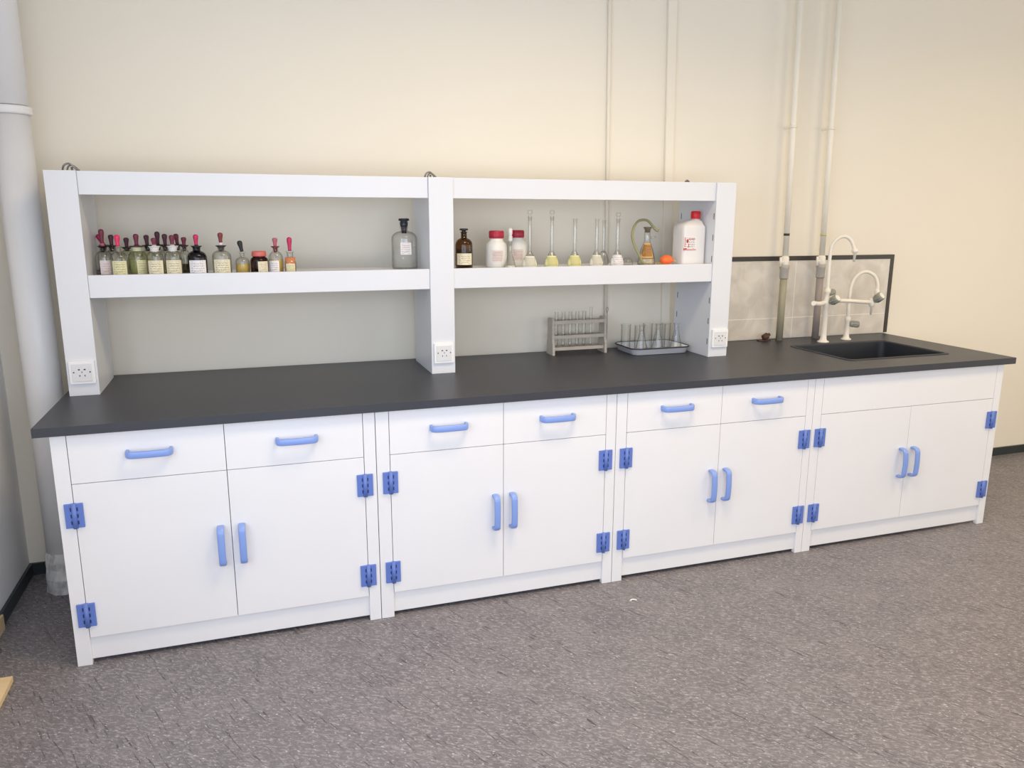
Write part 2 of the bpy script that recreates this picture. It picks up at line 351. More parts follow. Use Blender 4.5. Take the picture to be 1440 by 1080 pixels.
# ------------------------------------------------------------------ base cabinets
H = 0.82
XS = [0.0, 1.040, 2.009, 2.974, 4.080]
def hollow_handle(w, vertical=False):
    """U-shaped bow handle, w long, feet at y=0, bow towards -y"""
    h = w/2; d = 0.034
    pts = [(-h+0.006, 0, 0), (-h+0.006, -d*0.55, 0), (-h+0.014, -d*0.9, 0), (-h+0.030, -d, 0), (0, -d-0.002, 0), (h-0.030, -d, 0), (h-0.014, -d*0.9, 0), (h-0.006, -d*0.55, 0), (h-0.006, 0, 0)]
    sp = spline(pts, 4); bm = bmesh.new(); rings = []
    hw, ht = 0.0122, 0.0062
    for i, p in enumerate(sp):
        t = (sp[min(i+1, len(sp)-1)]-sp[max(i-1, 0)]).normalized(); n = Vector((-t.y, t.x, 0)); zz = Vector((0, 0, 1)); ring = []
        for k in range(12):
            a = 2*PI*k/12; ca, sa = math.cos(a), math.sin(a)
            ring.append(bm.verts.new(p+n*ht*math.copysign(abs(ca)**0.55, ca)+zz*hw*math.copysign(abs(sa)**0.55, sa)))
        rings.append(ring)
    for a, b in zip(rings, rings[1:]):
        for k in range(12):
            f = bm.faces.new((a[k], a[(k+1) % 12], b[(k+1) % 12], b[k])); f.smooth = True
    bm.faces.new(rings[0]); bm.faces.new(list(reversed(rings[-1])))
    if vertical: bmesh.ops.rotate(bm, verts=bm.verts, cent=(0, 0, 0), matrix=Matrix.Rotation(PI/2, 3, 'Y'))
    return bm
def hinge(parent, x, z, wl=0.027, wr=0.027):
    bm = bmesh.new(); y = 0.0
    box(bm, -wl, -0.006, -0.007, y, -0.042, 0.042, bev=0.002); box(bm, 0.006, wr, -0.007, y, -0.042, 0.042, bev=0.002)
    tube(bm, [(0, -0.007, -0.043), (0, -0.007, 0.043)], 0.0078, 12)
    for s in (-1, 1):
        for k in (-1, 0, 1):
            box(bm, s*0.0095-0.0022, s*0.0095+0.0022, -0.0078, -0.0065, k*0.023-0.0062, k*0.023+0.0062, mi=1)
    return obj('hinge', bm, [HBLUE, HDARK], parent, (x, 0, z))
def cabinet(i, label, sl, xm, sr, drawers=True):
    x0, x1 = XS[i]+0.0012, XS[i+1]-0.0012
    t = thing('base_cabinet', label, 'cabinet', (x0, 0, 0), 0, 'white lab base cabinets under the black worktop')
    wv = x1-x0; L0 = sl-x0; LM = xm-x0; LR = sr-x0; g = 0.0010
    bm = bmesh.new()
    box(bm, 0, 0.018, 0.02, 0.74, 0.10, H); box(bm, wv-0.018, wv, 0.02, 0.74, 0.10, H)
    box(bm, 0.018, wv-0.018, 0.022, 0.74, 0.10, 0.118); box(bm, 0.018, wv-0.018, 0.722, 0.74, 0.118, H)
    box(bm, 0.02, 0.07, 0.69, 0.74, 0, 0.10); box(bm, wv-0.07, wv-0.02, 0.69, 0.74, 0, 0.10)
    box(bm, L0, LR, 0.022, 0.06, 0.800, H)
    obj('cabinet_body', bm, WHITE, t)
    for (a, b) in ((0, L0-g), (LR+g, wv)):
        bxo('front_stile', (a, b, 0, 0.022, 0.0, H), WHITE, t, bev=0.0012)
    bxo('toe_board', (L0-0.002, LR+0.002, 0.012, 0.026, 0.016, 0.098), WHITE, t, bev=0.001)
    zs = 0.650
    def handle(p, x, z, vert): obj('handle', hollow_handle(0.145, vert), BLUE, p, (x, -0.0, z))
    if drawers:
        for (a, b) in ((L0, LM), (LM, LR)):
            d = bxo('drawer', (a+g, b-g, 0, 0.02, zs+g, H-0.003), WHITE, t, bev=0.001)
            handle(d, (a+b)/2+0.003, 0.741, False)
    else:
        bxo('false_front_panel', (L0+g, LR-g, 0, 0.02, zs+g, H-0.003), WHITE, t, bev=0.001)
    for k, (a, b) in enumerate(((L0, LM), (LM, LR))):
        d = bxo('door', (a+g, b-g, 0, 0.02, 0.1+g, zs-g), WHITE, t, bev=0.001)
        handle(d, LM+(-0.035 if k == 0 else 0.035), 0.380, True)
    for z in (0.544, 0.187):
        hinge(t, L0, z, min(0.029, L0-0.004)); hinge(t, LR, z, 0.029, min(0.029, wv-LR-0.002))
    return t
cabinet(0, 'white base cabinet farthest left, with two drawers over two doors, blue handles', 0.048, 0.5255, 0.9955)
cabinet(1, 'white base cabinet second from left, below the middle rack post, two drawers and two doors', 1.090, 1.530, 1.964)
cabinet(2, 'white base cabinet second from right, between the middle rack post and the sink cabinet', 2.057, 2.500, 2.935)
cabinet(3, 'white sink cabinet farthest right, plain front panel without drawers over two doors', 3.020, 3.530, 4.036, False)

# ------------------------------------------------------------------ worktop and sink
SX0, SX1, SY0, SY1 = 3.300, 3.900, 0.165, 0.595
def rrect(x0, x1, y0, y1, r, n=5):
    pts = []
    for cx, cy, a0 in ((x1-r, y1-r, 0), (x0+r, y1-r, PI/2), (x0+r, y0+r, PI), (x1-r, y0+r, 1.5*PI)):
        for k in range(n+1): a = a0+PI/2*k/n; pts.append((cx+r*math.cos(a), cy+r*math.sin(a)))
    return pts
wt = thing('worktop', 'long black epoxy worktop across all four white cabinets', 'countertop', (0, 0, H))
bm = bmesh.new(); wx0, wx1, wy0, wy1, th = -0.042, 4.125, -0.020, 0.836, 0.030
hole = rrect(SX0, SX1, SY0, SY1, 0.03, 5); n = len(hole)
def slab(bm, z):
    ring = [bm.verts.new((x, y, z)) for x, y in hole]
    c = [bm.verts.new(p+(z,)) for p in ((wx1, wy1), (3.1, wy1), (3.1, wy0), (wx1, wy0))]
    k = n//4
    for q in range(4):
        seg = ring[q*k:(q+1)*k]
        for a, b in zip(seg, seg[1:]): bm.faces.new((c[q], a, b))
        bm.faces.new((c[q], seg[-1], ring[((q+1)*k) % n], c[(q+1) % 4]))
    e = [bm.verts.new(p+(z,)) for p in ((wx0, wy1), (wx0, wy0))]
    bm.faces.new((c[1], e[0], e[1], c[2]))
    return ring, [e[0], e[1], c[2], c[3], c[0], c[1]]
r0, o0 = slab(bm, 0); r1, o1 = slab(bm, th)
for A, B in ((r0, r1), (o0, o1)):
    for i in range(len(A)): bm.faces.new((A[i], A[(i+1) % len(A)], B[(i+1) % len(B)], B[i]))
obj('worktop_slab', bm, TOP, wt)
sk = thing('sink', 'black rectangular sink recessed in the right end of the worktop', 'sink', ((SX0+SX1)/2, (SY0+SY1)/2, 0.60))
bm = bmesh.new(); ox, oy = (SX0+SX1)/2, (SY0+SY1)/2
def ringz(bm, ins, z, r): return [bm.verts.new((x-ox, y-oy, z)) for x, y in rrect(SX0+ins, SX1-ins, SY0+ins, SY1-ins, r, 5)]
R = [ringz(bm, -0.012, 0.2512, 0.034), ringz(bm, -0.010, 0.2535, 0.034), ringz(bm, 0.002, 0.2535, 0.03), ringz(bm, 0.006, 0.248, 0.03), ringz(bm, 0.012, 0.03, 0.035), ringz(bm, 0.035, 0.004, 0.03)]
for a, b in zip(R, R[1:]):
    for i in range(n): bm.faces.new((a[i], a[(i+1) % n], b[(i+1) % n], b[i]))
bm.faces.new(R[-1])
obj('sink_bowl', bm, SINKB, sk)
bm = bmesh.new(); closed(bm, [(0.034, 0.0045), (0.034, 0.007), (0.022, 0.008), (0.018, 0.006)]); obj('drain', bm, METAL, sk)

# ------------------------------------------------------------------ reagent rack
T = 0.85
rk = thing('reagent_rack', 'white two-bay reagent shelf rack with three posts standing on the worktop', 'shelf rack', (0, 0, T))
PX = [-0.0185, 1.3565, 2.7115]; PW = 0.1025; PY0, PY1 = 0.452, 0.785; RT = 1.664-T
for i, px in enumerate(PX):
    p = bxo('post', (px, px+PW, PY0, PY1, 0.0, RT), RACKW, rk, bev=0.0015)
    if i == 2:
        for yy in (PY0+0.012, PY1-0.03):
            for k in range(8): bxo('hook_slot', (px-0.0008, px, yy, yy+0.004, 0.06+k*0.098, 0.06+k*0.098+0.028), HOLE, p)
    # socket on the front of the post
    bm = bmesh.new(); cx = px+PW/2+0.001
    if i == 2: cx += 0.004
    box(bm, cx-0.043, cx+0.043, PY0-0.010, PY0, 0.046, 0.132, bev=0.002)
    so = obj('power_socket', bm, SOCK, rk)
    bm = bmesh.new(); box(bm, cx-0.033, cx+0.033, PY0-0.0125, PY0-0.0095, 0.056, 0.122, bev=0.001); obj('socket_plate', bm, mat('socket_face_plastic', (0.74, 0.74, 0.75), 0.3), so)
    bm = bmesh.new()
    for hx, hz, rx, rz_ in ((-0.009, 0.101, 0.0032, 0.0022), (0.010, 0.101, 0.0032, 0.0022), (0, 0.091, 0.0012, 0.0028), (-0.008, 0.078, 0.0014, 0.003), (0.009, 0.078, 0.0014, 0.003), (-0.027, 0.091, 0.0022, 0.0022), (0.027, 0.091, 0.0022, 0.0022)):
        box(bm, cx+hx-rx, cx+hx+rx, PY0-0.0130, PY0-0.0124, hz-rz_, hz+rz_)
    obj('socket_holes', bm, HOLE, so)
for a, b in ((PX[0]+PW, PX[1]), (PX[1]+PW, PX[2])):
    bm = bmesh.new(); e = 0.0005
    box(bm, a+e, b-e, PY0+0.010, PY0+0.028, 1.581-T, RT-0.0005, bev=0.0012)
    box(bm, a+e, b-e, PY0+0.028, 0.775, 1.645-T, RT-0.001)
    obj('top_board', bm, RACKW, rk)
    bm = bmesh.new()
    box(bm, a+e, b-e, PY0+0.006, PY0+0.024, 1.211-T, 1.294-T, bev=0.0012)
    box(bm, a+e, b-e, PY0+0.024, 0.775, 1.267-T, 1.286-T)
    obj('shelf_board', bm, RACKW, rk)
SZ = 1.286

# wire ties holding the rack top at the wall
def wire_tie(x, z0, label, s=1.0):
    bm = bmesh.new()
    tube(bm, spline([(-0.022*s, 0.004, 0.001), (-0.016*s, 0, 0.016*s), (-0.002*s, 0, 0.022*s), (0.012*s, 0.003, 0.012*s), (0.020*s, 0.006, 0.001)], 6), 0.0034, 8)
    tube(bm, spline([(-0.010*s, 0.008, 0.001), (-0.004*s, 0.006, 0.014*s), (0.008*s, 0.004, 0.017*s), (0.026*s, 0.002, 0.002)], 6), 0.0030, 8)
    tube(bm, [(0.004*s, 0.012, 0.0), (0.004*s, 0.012, 0.012*s)], 0.004, 10)
    return tag(obj('wire_tie', bm, METAL, None, (x, 0.505, z0)), label, 'wire tie', 'wire ties on top of the rack')
wire_tie(0.058, RT+T, 'twisted grey wire tie on top of the left rack post', 1.15)
wire_tie(1.376, RT+T, 'bent grey wire tie on top of the middle rack post', 1.0)
wire_tie(2.585, RT+T, 'flat grey wire tie at the right end of the rack top', 0.45)

# ------------------------------------------------------------------ wall pipes
t = thing('drain_pipe', 'wide white plastic drain pipe standing in the left corner beside the worktop', 'pipe', (-0.148, 0.672, 0))
bm = bmesh.new(); closed(bm, [(0.0645, 0.03), (0.0645, 1.865)], seg=40); obj('lower_pipe', bm, PVC, t)
bm = bmesh.new(); closed(bm, [(0.0665, 1.9), (0.066, ZC)], seg=40); obj('upper_pipe', bm, PVC, t)
bm = bmesh.new(); closed(bm, [(0.068, 1.866), (0.0735, 1.868), (0.0745, 1.876), (0.0725, 1.880), (0.0745, 1.884), (0.0735, 1.894), (0.067, 1.896)], seg=40); obj('collar', bm, PVC, t)
bm = bmesh.new()
prof = [(0.078, 0.0), (0.074, 0.03), (0.079, 0.06), (0.070, 0.10), (0.073, 0.13), (0.066, 0.17)]
closed(bm, prof, seg=40)
for v in bm.verts:
    if abs(v.co.x)+abs(v.co.y) > 0.01:
        k = 1+random.uniform(-0.05, 0.05); v.co.x *= k; v.co.y *= k
for f in bm.faces: f.smooth = False
obj('plaster_foot', bm, PLAST, t)

def thin_pipe(x, r, z0, label, m=WALL, name='wall_conduit', xt=None):
    bm = bmesh.new(); tube(bm, [(0, 0, 0), ((xt or x)-x, 0, ZC-z0)], r, 16)
    return tag(obj(name, bm, m, None, (x, YB-r-0.001, z0)), label, 'pipe')
thin_pipe(2.352, 0.0085, T, 'thin cream conduit on the wall behind the test tube rack', xt=2.315)
bm = bmesh.new(); box(bm, 0, 0.046, 0, 0.018, 0, ZC-T, bev=0.003)
for v in bm.verts: v.co.x -= 0.055*v.co.z/(ZC-T)
tag(obj('wall_trunking', bm, WALL, None, (2.672, YB-0.0185, T)), 'narrow cream cable trunking on the wall behind the filter flask', 'trunking')

def supply_pipe(x, y, label, low, lowname, band, bandz):
    t = thing('supply_pipe', label, 'pipe', (x, y, T), 0, 'water supply pipes on the wall above the sink end')
    dx = -0.035
    def X(z): return dx*(z-1.30)/1.9 if z > 1.3 else 0.0
    bm = bmesh.new(); tube(bm, [(0, 0, 0), (0, 0, 0.345)], 0.0185, 20); obj(lowname, bm, low, t)
    bm = bmesh.new(); closed(bm, [(0.0215, 0.335), (0.023, 0.34), (0.023, 0.385), (0.026, 0.39), (0.026, 0.405), (0.02, 0.41)], seg=20); obj('coupling', bm, GCOUP, t)
    bm = bmesh.new(); closed(bm, [(0.017, 0.40), (0.021, 0.41), (0.021, 0.445), (0.0165, 0.455)], seg=20)
    tube(bm, [(0, 0, 0.425), (-0.03, -0.004, 0.425)], 0.010, 12); tube(bm, [(-0.03, -0.004, 0.40), (-0.03, -0.004, 0.45)], 0.007, 10)
    obj('stop_valve', bm, FAUC, t)
    bm = bmesh.new(); tube(bm, [(0, 0, 0.45), (X(1.9), 0, 1.9-T), (X(ZC), 0, ZC-T)], 0.0150, 20); obj('upper_pipe', bm, CPIPE, t)
    bm = bmesh.new(); zb = bandz-T; tube(bm, [(X(bandz), 0, zb-0.006), (X(bandz), 0, zb+0.006)], 0.0156, 20); obj('band', bm, band, t)
    bm = bmesh.new(); zc = 1.965-T; tube(bm, [(X(1.965), 0, zc-0.006), (X(1.965), 0, zc+0.006)], 0.019, 16)
    box(bm, X(1.965)-0.006, X(1.965)+0.006, 0, YB-y-0.0005, zc-0.005, zc+0.005); tube(bm, [(X(1.965)-0.024, -0.004, zc), (X(1.965)+0.024, -0.004, zc)], 0.003, 8)
    obj('pipe_clip', bm, CPIPE, t)
    return t
YEL = mat('yellowed_band', (0.55, 0.50, 0.22), 0.5)
supply_pipe(3.372, 0.785, 'cream wall pipe left of the taps, olive grey below its valve, black band above', OPIPE, 'lower_pipe', BLACKTRIM, 1.418)
supply_pipe(3.610, 0.785, 'cream wall pipe behind the tall tap, mauve grey below its valve, yellowish band above', MPIPE, 'lower_pipe', YEL, 1.416)

# rusty fitting
bm = bmesh.new()
closed(bm, [(0.010, 0), (0.016, 0.003), (0.017, 0.030), (0.012, 0.034)], seg=14, mtx=Matrix.Rotation(1.15, 4, 'Y'))
closed(bm, [(0.009, 0.028), (0.009, 0.045)], seg=12, mtx=Matrix.Rotation(1.15, 4, 'Y'))
box(bm, -0.03, 0.045, -0.012, 0.014, -0.0155, -0.010, bev=0.002)
tag(obj('iron_fitting', bm, RUST, None, (3.270, 0.790, T+0.016)), 'small rusty brown iron fitting lying on the worktop against the tiles', 'pipe fitting')

# ------------------------------------------------------------------ taps
def knob(parent, p0, d, r=0.021, ln=0.045):
    d = Vector(d).normalized(); q = Vector((0, 0, 1)).rotation_difference(d).to_matrix().to_4x4()
    bm = bmesh.new(); prof = [(r*0.62, 0), (r*0.82, ln*0.12), (r, ln*0.85), (r*0.94, ln)]
    closed(bm, prof, cx=p0[0], cy=p0[1], cz=p0[2], mtx=q, seg=20)
    for k in range(10):
        a = 2*PI*k/10; off = q.to_3x3() @ Vector((r*0.90*math.cos(a), r*0.90*math.sin(a), 0)); b = Vector(p0)+off+d*ln*0.25; e = Vector(p0)+off*1.07+d*ln*0.9
        tube(bm, [b, e], 0.0022, 6)
    kn = obj('knob', bm, GKNOB, parent)
    bm = bmesh.new(); c = Vector(p0)+d*(ln-0.001)
    closed(bm, [(r*0.80, 0), (r*0.78, 0.003), (r*0.52, 0.0034), (r*0.46, 0.0012)], cx=c.x, cy=c.y, cz=c.z, mtx=q, seg=20)
    obj('knob_cap', bm, KCAP, kn)
ta = thing('tall_tap', 'tall white three-way lab tap with high swan neck behind the sink', 'tap', (3.556, 0.655, T))
bm = bmesh.new(); closed(bm, [(0.030, 0), (0.030, 0.006), (0.020, 0.010), (0.0165, 0.018), (0.0145, 0.05), (0.0125, 0.19), (0.0165, 0.196), (0.0175, 0.225), (0.012, 0.235), (0.012, 0.262), (0.0165, 0.268), (0.0165, 0.282), (0.011, 0.29)], seg=24)
obj('column', bm, FAUC, ta)
bm = bmesh.new(); pts = spline([(0, 0, 0.27), (-0.003, 0, 0.36), (-0.003, 0, 0.48), (0.006, -0.006, 0.525), (0.030, -0.018, 0.554), (0.058, -0.034, 0.560), (0.082, -0.048, 0.540), (0.098, -0.056, 0.500), (0.102, -0.060, 0.485)], 6)
tube(bm, pts, 0.0092, 14); obj('swan_neck', bm, FAUC, ta)
bm = bmesh.new(); closed(bm, [(0.006, 0.430), (0.007, 0.472), (0.013, 0.477), (0.017, 0.484), (0.017, 0.490), (0.011, 0.497)], cx=0.102, cy=-0.060, seg=16); obj('nozzle', bm, FAUC, ta)
bm = bmesh.new()
tube(bm, spline([(0, 0, 0.213), (-0.05, -0.006, 0.209), (-0.092, -0.016, 0.214), (-0.104, -0.026, 0.216)], 6), 0.0125, 14)
tube(bm, spline([(0, 0, 0.213), (0.05, -0.01, 0.222), (0.12, -0.03, 0.222), (0.20, -0.045, 0.216), (0.252, -0.05, 0.212)], 6), 0.0105, 14)
obj('cross_arm', bm, FAUC, ta)
bm = bmesh.new(); closed(bm, [(0.0045, 0.145), (0.006, 0.185), (0.014, 0.19), (0.016, 0.205), (0.016, 0.228), (0.010, 0.235)], cx=0.256, cy=-0.05, seg=16); obj('side_nozzle', bm, FAUC, ta)
knob(ta, (0.012, -0.016, 0.215), (0.30, -0.75, 0.58), 0.023, 0.048)
knob(ta, (0.010, 0.010, 0.262), (0.9, 0.1, 0.12), 0.016, 0.045)
knob(ta, (0.262, -0.060, 0.222), (0.30, -0.70, 0.62), 0.023, 0.048)
tb = thing('low_tap', 'lower white lab tap with small swan neck, right of the tall tap', 'tap', (3.738, 0.690, T))
bm = bmesh.new(); closed(bm, [(0.027, 0), (0.027, 0.006), (0.018, 0.010), (0.015, 0.02), (0.012, 0.10), (0.0155, 0.105), (0.0155, 0.125), (0.010, 0.13)], seg=24); obj('column', bm, FAUC, tb)
bm = bmesh.new(); tube(bm, spline([(0, 0, 0.12), (-0.003, 0, 0.22), (0.001, -0.004, 0.30), (0.022, -0.014, 0.350), (0.062, -0.032, 0.372), (0.106, -0.052, 0.350), (0.124, -0.060, 0.30), (0.124, -0.060, 0.270)], 6), 0.0092, 14); obj('swan_neck', bm, FAUC, tb)
bm = bmesh.new(); closed(bm, [(0.006, 0.235), (0.012, 0.245), (0.013, 0.272), (0.010, 0.278)], cx=0.124, cy=-0.060, seg=16); obj('nozzle', bm, FAUC, tb)
knob(tb, (0.012, -0.004, 0.088), (0.95, -0.25, -0.08), 0.018, 0.05)

# ------------------------------------------------------------------ bottles on the left bay
def shell(prof, th=0.0022, seg=32):
    """closed thin-walled vessel from an outer profile running base to mouth"""
    outer = [(0, prof[0][1])]+prof
    inner = []
    for i in range(len(prof)-1, -1, -1):
        r, z = prof[i]; inner.append((max(r-th, 0.001), z if i == len(prof)-1 else (z+th if i == 0 else z)))
    inner.append((0, prof[0][1]+th))
    bm = bmesh.new(); lathe(bm, outer+inner, seg=seg); return bm
def bottle_prof(r, zs, zn, rn, zm, flare=0.0):
    """r body radius, zs shoulder start, zn neck start, rn neck radius, zm mouth"""
    p = [(r*0.93, 0.0), (r, 0.004), (r, zs)]
    for k in range(1, 6):
        a = k/6*PI/2; p.append((rn+(r-rn)*math.cos(a), zs+(zn-zs)*math.sin(a)))
    p += [(rn, zn+0.002), (rn, zm-0.004), (rn+flare, zm)]
    return p
def rubber_bulb(bm, base, top, r, tilt=(0, 0)):
    b = Vector(base); h = top-b.z; pts = []; rad = []
    for t_, k in ((0, 0.62), (0.1, 0.66), (0.3, 0.68), (0.5, 0.80), (0.68, 0.96), (0.82, 1.0), (0.92, 0.86), (0.98, 0.52), (1.0, 0.15)):
        pts.append(b+Vector((tilt[0]*t_, tilt[1]*t_, h*t_))); rad.append(r*k)
    tube(bm, pts, rad, 14)
def dropper(x, y, r, label, zs=0.066, zn=0.088, rn=0.012, zm=0.104, g=GL, fl=None, lq=None, lab=None, lz=(0.004, 0.056), lw=1.0, la=0.0, rub='crimson', bt=0.152, tilt=(0, 0), flare=0.006, stop=STOPF, neck=None, sleeve=None, seg=32):
    t = thing('dropper_bottle', label, 'bottle', (x, y, SZ), 0, 'dropper bottles on the left shelf')
    obj('bottle_body', shell(bottle_prof(r, zs, zn, rn, zm, flare*0.5), seg=seg), g, t)
    if lq:
        bm = bmesh.new(); closed(bm, [(r-0.0032, 0.0032), (r-0.0028, fl)], seg=24); obj('liquid', bm, lq, t)
    if lab:
        a = face_cam(x, y)+la; bm = bmesh.new(); patch(bm, r+0.0003, lz[0], lz[1], a-lw, a+lw); obj('label', bm, lab, t)
    if neck:
        bm = bmesh.new(); lathe(bm, [(rn+0.0004, zn+0.001), (rn+0.001, zm-0.006), (rn+flare*0.5+0.001, zm-0.0002), (rn+flare*0.5-0.0006, zm+0.0004), (rn-0.0006, zm-0.006), (rn-0.0006, zn+0.001), (rn+0.0004, zn+0.001)], seg=20); obj('frosted_neck', bm, neck, t)
    bm = bmesh.new(); rs = rn-0.0026
    closed(bm, [(rs*0.72, zn-0.002), (rs, zm-0.002), (rn+flare, zm+0.002), (rn+flare+0.001, zm+0.005), (rs*0.8, zm+0.005), (rs*0.55, zm+0.010)], seg=20)
    obj('stopper', bm, stop, t)
    bm = bmesh.new(); tube(bm, [(0, 0, 0.012), (0, 0, zm)], 0.0028, 8); obj('glass_tube', bm, GL, t)
    if sleeve:
        bm = bmesh.new(); tube(bm, [(0, 0, zm+0.0052), (0, 0, zm+0.016)], [0.0085, 0.007], 12); obj('rubber_sleeve', bm, sleeve, t)
    bm = bmesh.new(); z0 = zm+0.0053+(0.010 if sleeve else 0)
    rubber_bulb(bm, (0, 0, z0), bt, 0.0102, tilt); obj('rubber_bulb', bm, RUB[rub], t)
    return t
dropper(0.1241, 0.585, 0.0310, 'clear dropper bottle with pinkish label and tall maroon bulb, front row beside left post', zs=0.062, lab=LBP, la=0.25, lw=0.72, rub='maroon', bt=0.172, sleeve=RUB['pink'], lq=FLD, fl=0.020)
dropper(0.1120, 0.700, 0.0260, 'dropper bottle with crimson bulb and dark dregs, behind the pinkish-labelled bottle by left post', zs=0.060, rub='crimson', bt=0.150, tilt=(-0.020, 0), lq=FLD, fl=0.022, seg=24)
dropper(0.1840, 0.530, 0.0310, 'dropper bottle with pale green label and bright red bulb, second in the front row', zs=0.062, rn=0.0105, lab=LBY, lw=0.85, rub='red', bt=0.152, flare=0.002, stop=GL, lq=FLW, fl=0.045)
dropper(0.1471, 0.645, 0.0260, 'dropper bottle with dark plum bulb, behind the bright red bulb bottle', rub='dark', bt=0.150, g=GLT, seg=24)
dropper(0.2432, 0.575, 0.0340, 'green-tinted dropper bottle with pale green neck, yellowed label and slumped plum bulb', g=GREEN, rn=0.0165, lab=LBY, la=0.42, lw=0.55, rub='maroon', bt=0.154, neck=FROSTG, stop=RUB['dark'], lq=FLG, fl=0.058, flare=0.010)
dropper(0.1971, 0.665, 0.0260, 'green-tinted dropper bottle with short dark bulb, half hidden behind the green-necked bottle', g=GREEN, rub='dark', bt=0.138, zm=0.096, seg=24)
dropper(0.2720, 0.655, 0.0260, 'dropper bottle with dark bulb tilted left, third in the back row', rub='dark', bt=0.148, g=GREEN, stop=STOPB, tilt=(-0.002, 0), seg=24)
dropper(0.3090, 0.527, 0.0305, 'dropper bottle with white frosted neck and yellow label, beside the green-necked bottle', lab=LBC, lw=0.95, rub='maroon', bt=0.140, neck=FROST, g=GLT, lq=FLYG, fl=0.050, rn=0.0145, stop=FROST)
dropper(0.3052, 0.712, 0.0260, 'dropper bottle with tall near-black bulb, fourth in the back row', rub='dark', bt=0.160, stop=STOPB, g=GLT, seg=24)
dropper(0.3717, 0.538, 0.0320, 'dropper bottle with flared white neck and cream label, left of the dark purple bottle', lab=LBC, lw=0.95, rub='maroon', bt=0.150, neck=FROST, g=GLT, lq=FLYG, fl=0.055, rn=0.0145, stop=FROST)
dropper(0.3380, 0.640, 0.0260, 'dropper bottle with plum bulb, fifth in the back row', rub='dark', bt=0.152, g=GLT, seg=24)
dropper(0.3780, 0.705, 0.0260, 'dropper bottle with maroon bulb behind the purple bottle, sixth in the back row', rub='maroon', bt=0.151, g=GLT, tilt=(-0.004, 0), seg=24)
dropper(0.4092, 0.602, 0.0195, 'narrow dropper bottle of brown liquid, tucked left of the dark purple bottle', rub='maroon', bt=0.140, lq=FLB, fl=0.036, g=GLT, rn=0.010)
dropper(0.4573, 0.530, 0.0355, 'dark purple dropper bottle with white label and crimson bulb', g=PURP, zs=0.062, lab=LBD, lw=0.95, rub='crimson', bt=0.152, stop=STOPB, lq=FLD, fl=0.058, rn=0.0135, lz=(0.003, 0.055))
dropper(0.5461, 0.540, 0.0355, 'clear square-shouldered dropper bottle with cream label and red-brown bulb, standing alone', lab=LBC, lw=0.95, rub='brown', bt=0.158, sleeve=FROST, lq=FLYG, fl=0.050, rn=0.0135, g=GLT)
dropper(0.6224, 0.540, 0.0275, 'small dropper bottle with black bulb leaning left and amber liquid', zs=0.042, zn=0.062, rn=0.0095, zm=0.079, rub='black', bt=0.127, tilt=(-0.008, 0), lq=FLY, fl=0.036, stop=GL, flare=0.003)
# brown jar with a salmon lid
t = thing('reagent_jar', 'small red-brown glass jar with salmon red screw lid and cream label', 'jar', (0.6851, 0.530, SZ))
obj('jar_body', shell([(0.032, 0), (0.034, 0.004), (0.034, 0.050), (0.031, 0.058), (0.0245, 0.063), (0.0245, 0.072)]), BRN, t)
bm = bmesh.new(); closed(bm, [(0.0305, 0.004), (0.0305, 0.046)], seg=24); obj('powder', bm, mat('dark_brown_powder', (0.16, 0.05, 0.03), 0.8), t)
bm = bmesh.new(); closed(bm, [(0.0265, 0.066), (0.0275, 0.068), (0.0275, 0.083), (0.025, 0.086)], seg=32); obj('lid', bm, SALM, t)
a = face_cam(0.6851, 0.53); bm = bmesh.new(); patch(bm, 0.0343, 0.004, 0.047, a-0.15, a+1.1); obj('label', bm, LBC, t)
dropper(0.7490, 0.545, 0.0290, 'conical-shouldered dropper bottle with white label, yellow liquid and pink bulb', zs=0.049, zn=0.082, rn=0.011, zm=0.099, rub='pink', bt=0.137, lq=FLY, fl=0.050, lab=LBW, la=-0.40, lw=0.80, lz=(0.003, 0.048), flare=0.005, stop=RUB['brown'])
dropper(0.8035, 0.530, 0.0230, 'narrow dropper bottle with orange-tinted neck and crimson bulb, last in the left row', zs=0.034, zn=0.052, rn=0.0125, zm=0.080, rub='crimson', bt=0.140, lq=FLO, fl=0.060, lab=LBY, lw=0.8, lz=(0.004, 0.036), flare=0.003, stop=GL)

# ------------------------------------------------------------------ big bottles
def place_label(parent, r, z0, z1, x, y, m, la=0.0, lw=0.8):
    a = face_cam(x, y)+la; bm = bmesh.new(); patch(bm, r, z0, z1, a-lw, a+lw); return obj('label', bm, m, parent)
t = thing('reagent_bottle', 'large clear glass reagent bottle half full of water, black stopper, left of the middle post', 'bottle', (1.288, 0.640, SZ))
obj('bottle_body', shell(bottle_prof(0.055, 0.128, 0.158, 0.016, 0.176, 0.005), th=0.003, seg=40), GL, t)
bm = bmesh.new(); closed(bm, [(0.0515, 0.004), (0.0518, 0.094)], seg=36); obj('water', bm, FLW, t)
place_label(t, 0.0553, 0.062, 0.112, 1.288, 0.64, LBW, 0.12, 0.42)
bm = bmesh.new(); closed(bm, [(0.0105, 0.150), (0.0130, 0.176), (0.0165, 0.180), (0.018, 0.196), (0.014, 0.200), (0.023, 0.204), (0.023, 0.211), (0.019, 0.213)], seg=24); obj('stopper', bm, STOPB, t)
t = thing('reagent_bottle', 'brown glass reagent bottle with cream label and flat black stopper, right of the middle post', 'bottle', (1.524, 0.530, SZ))
obj('bottle_body', shell(bottle_prof(0.037, 0.100, 0.130, 0.013, 0.158, 0.004), th=0.003, seg=36), AMB, t)
bm = bmesh.new(); closed(bm, [(0.0335, 0.004), (0.0335, 0.085)], seg=28); obj('liquid', bm, FLB, t)
place_label(t, 0.0373, 0.020, 0.068, 1.524, 0.53, LBC, 0.05, 0.98)
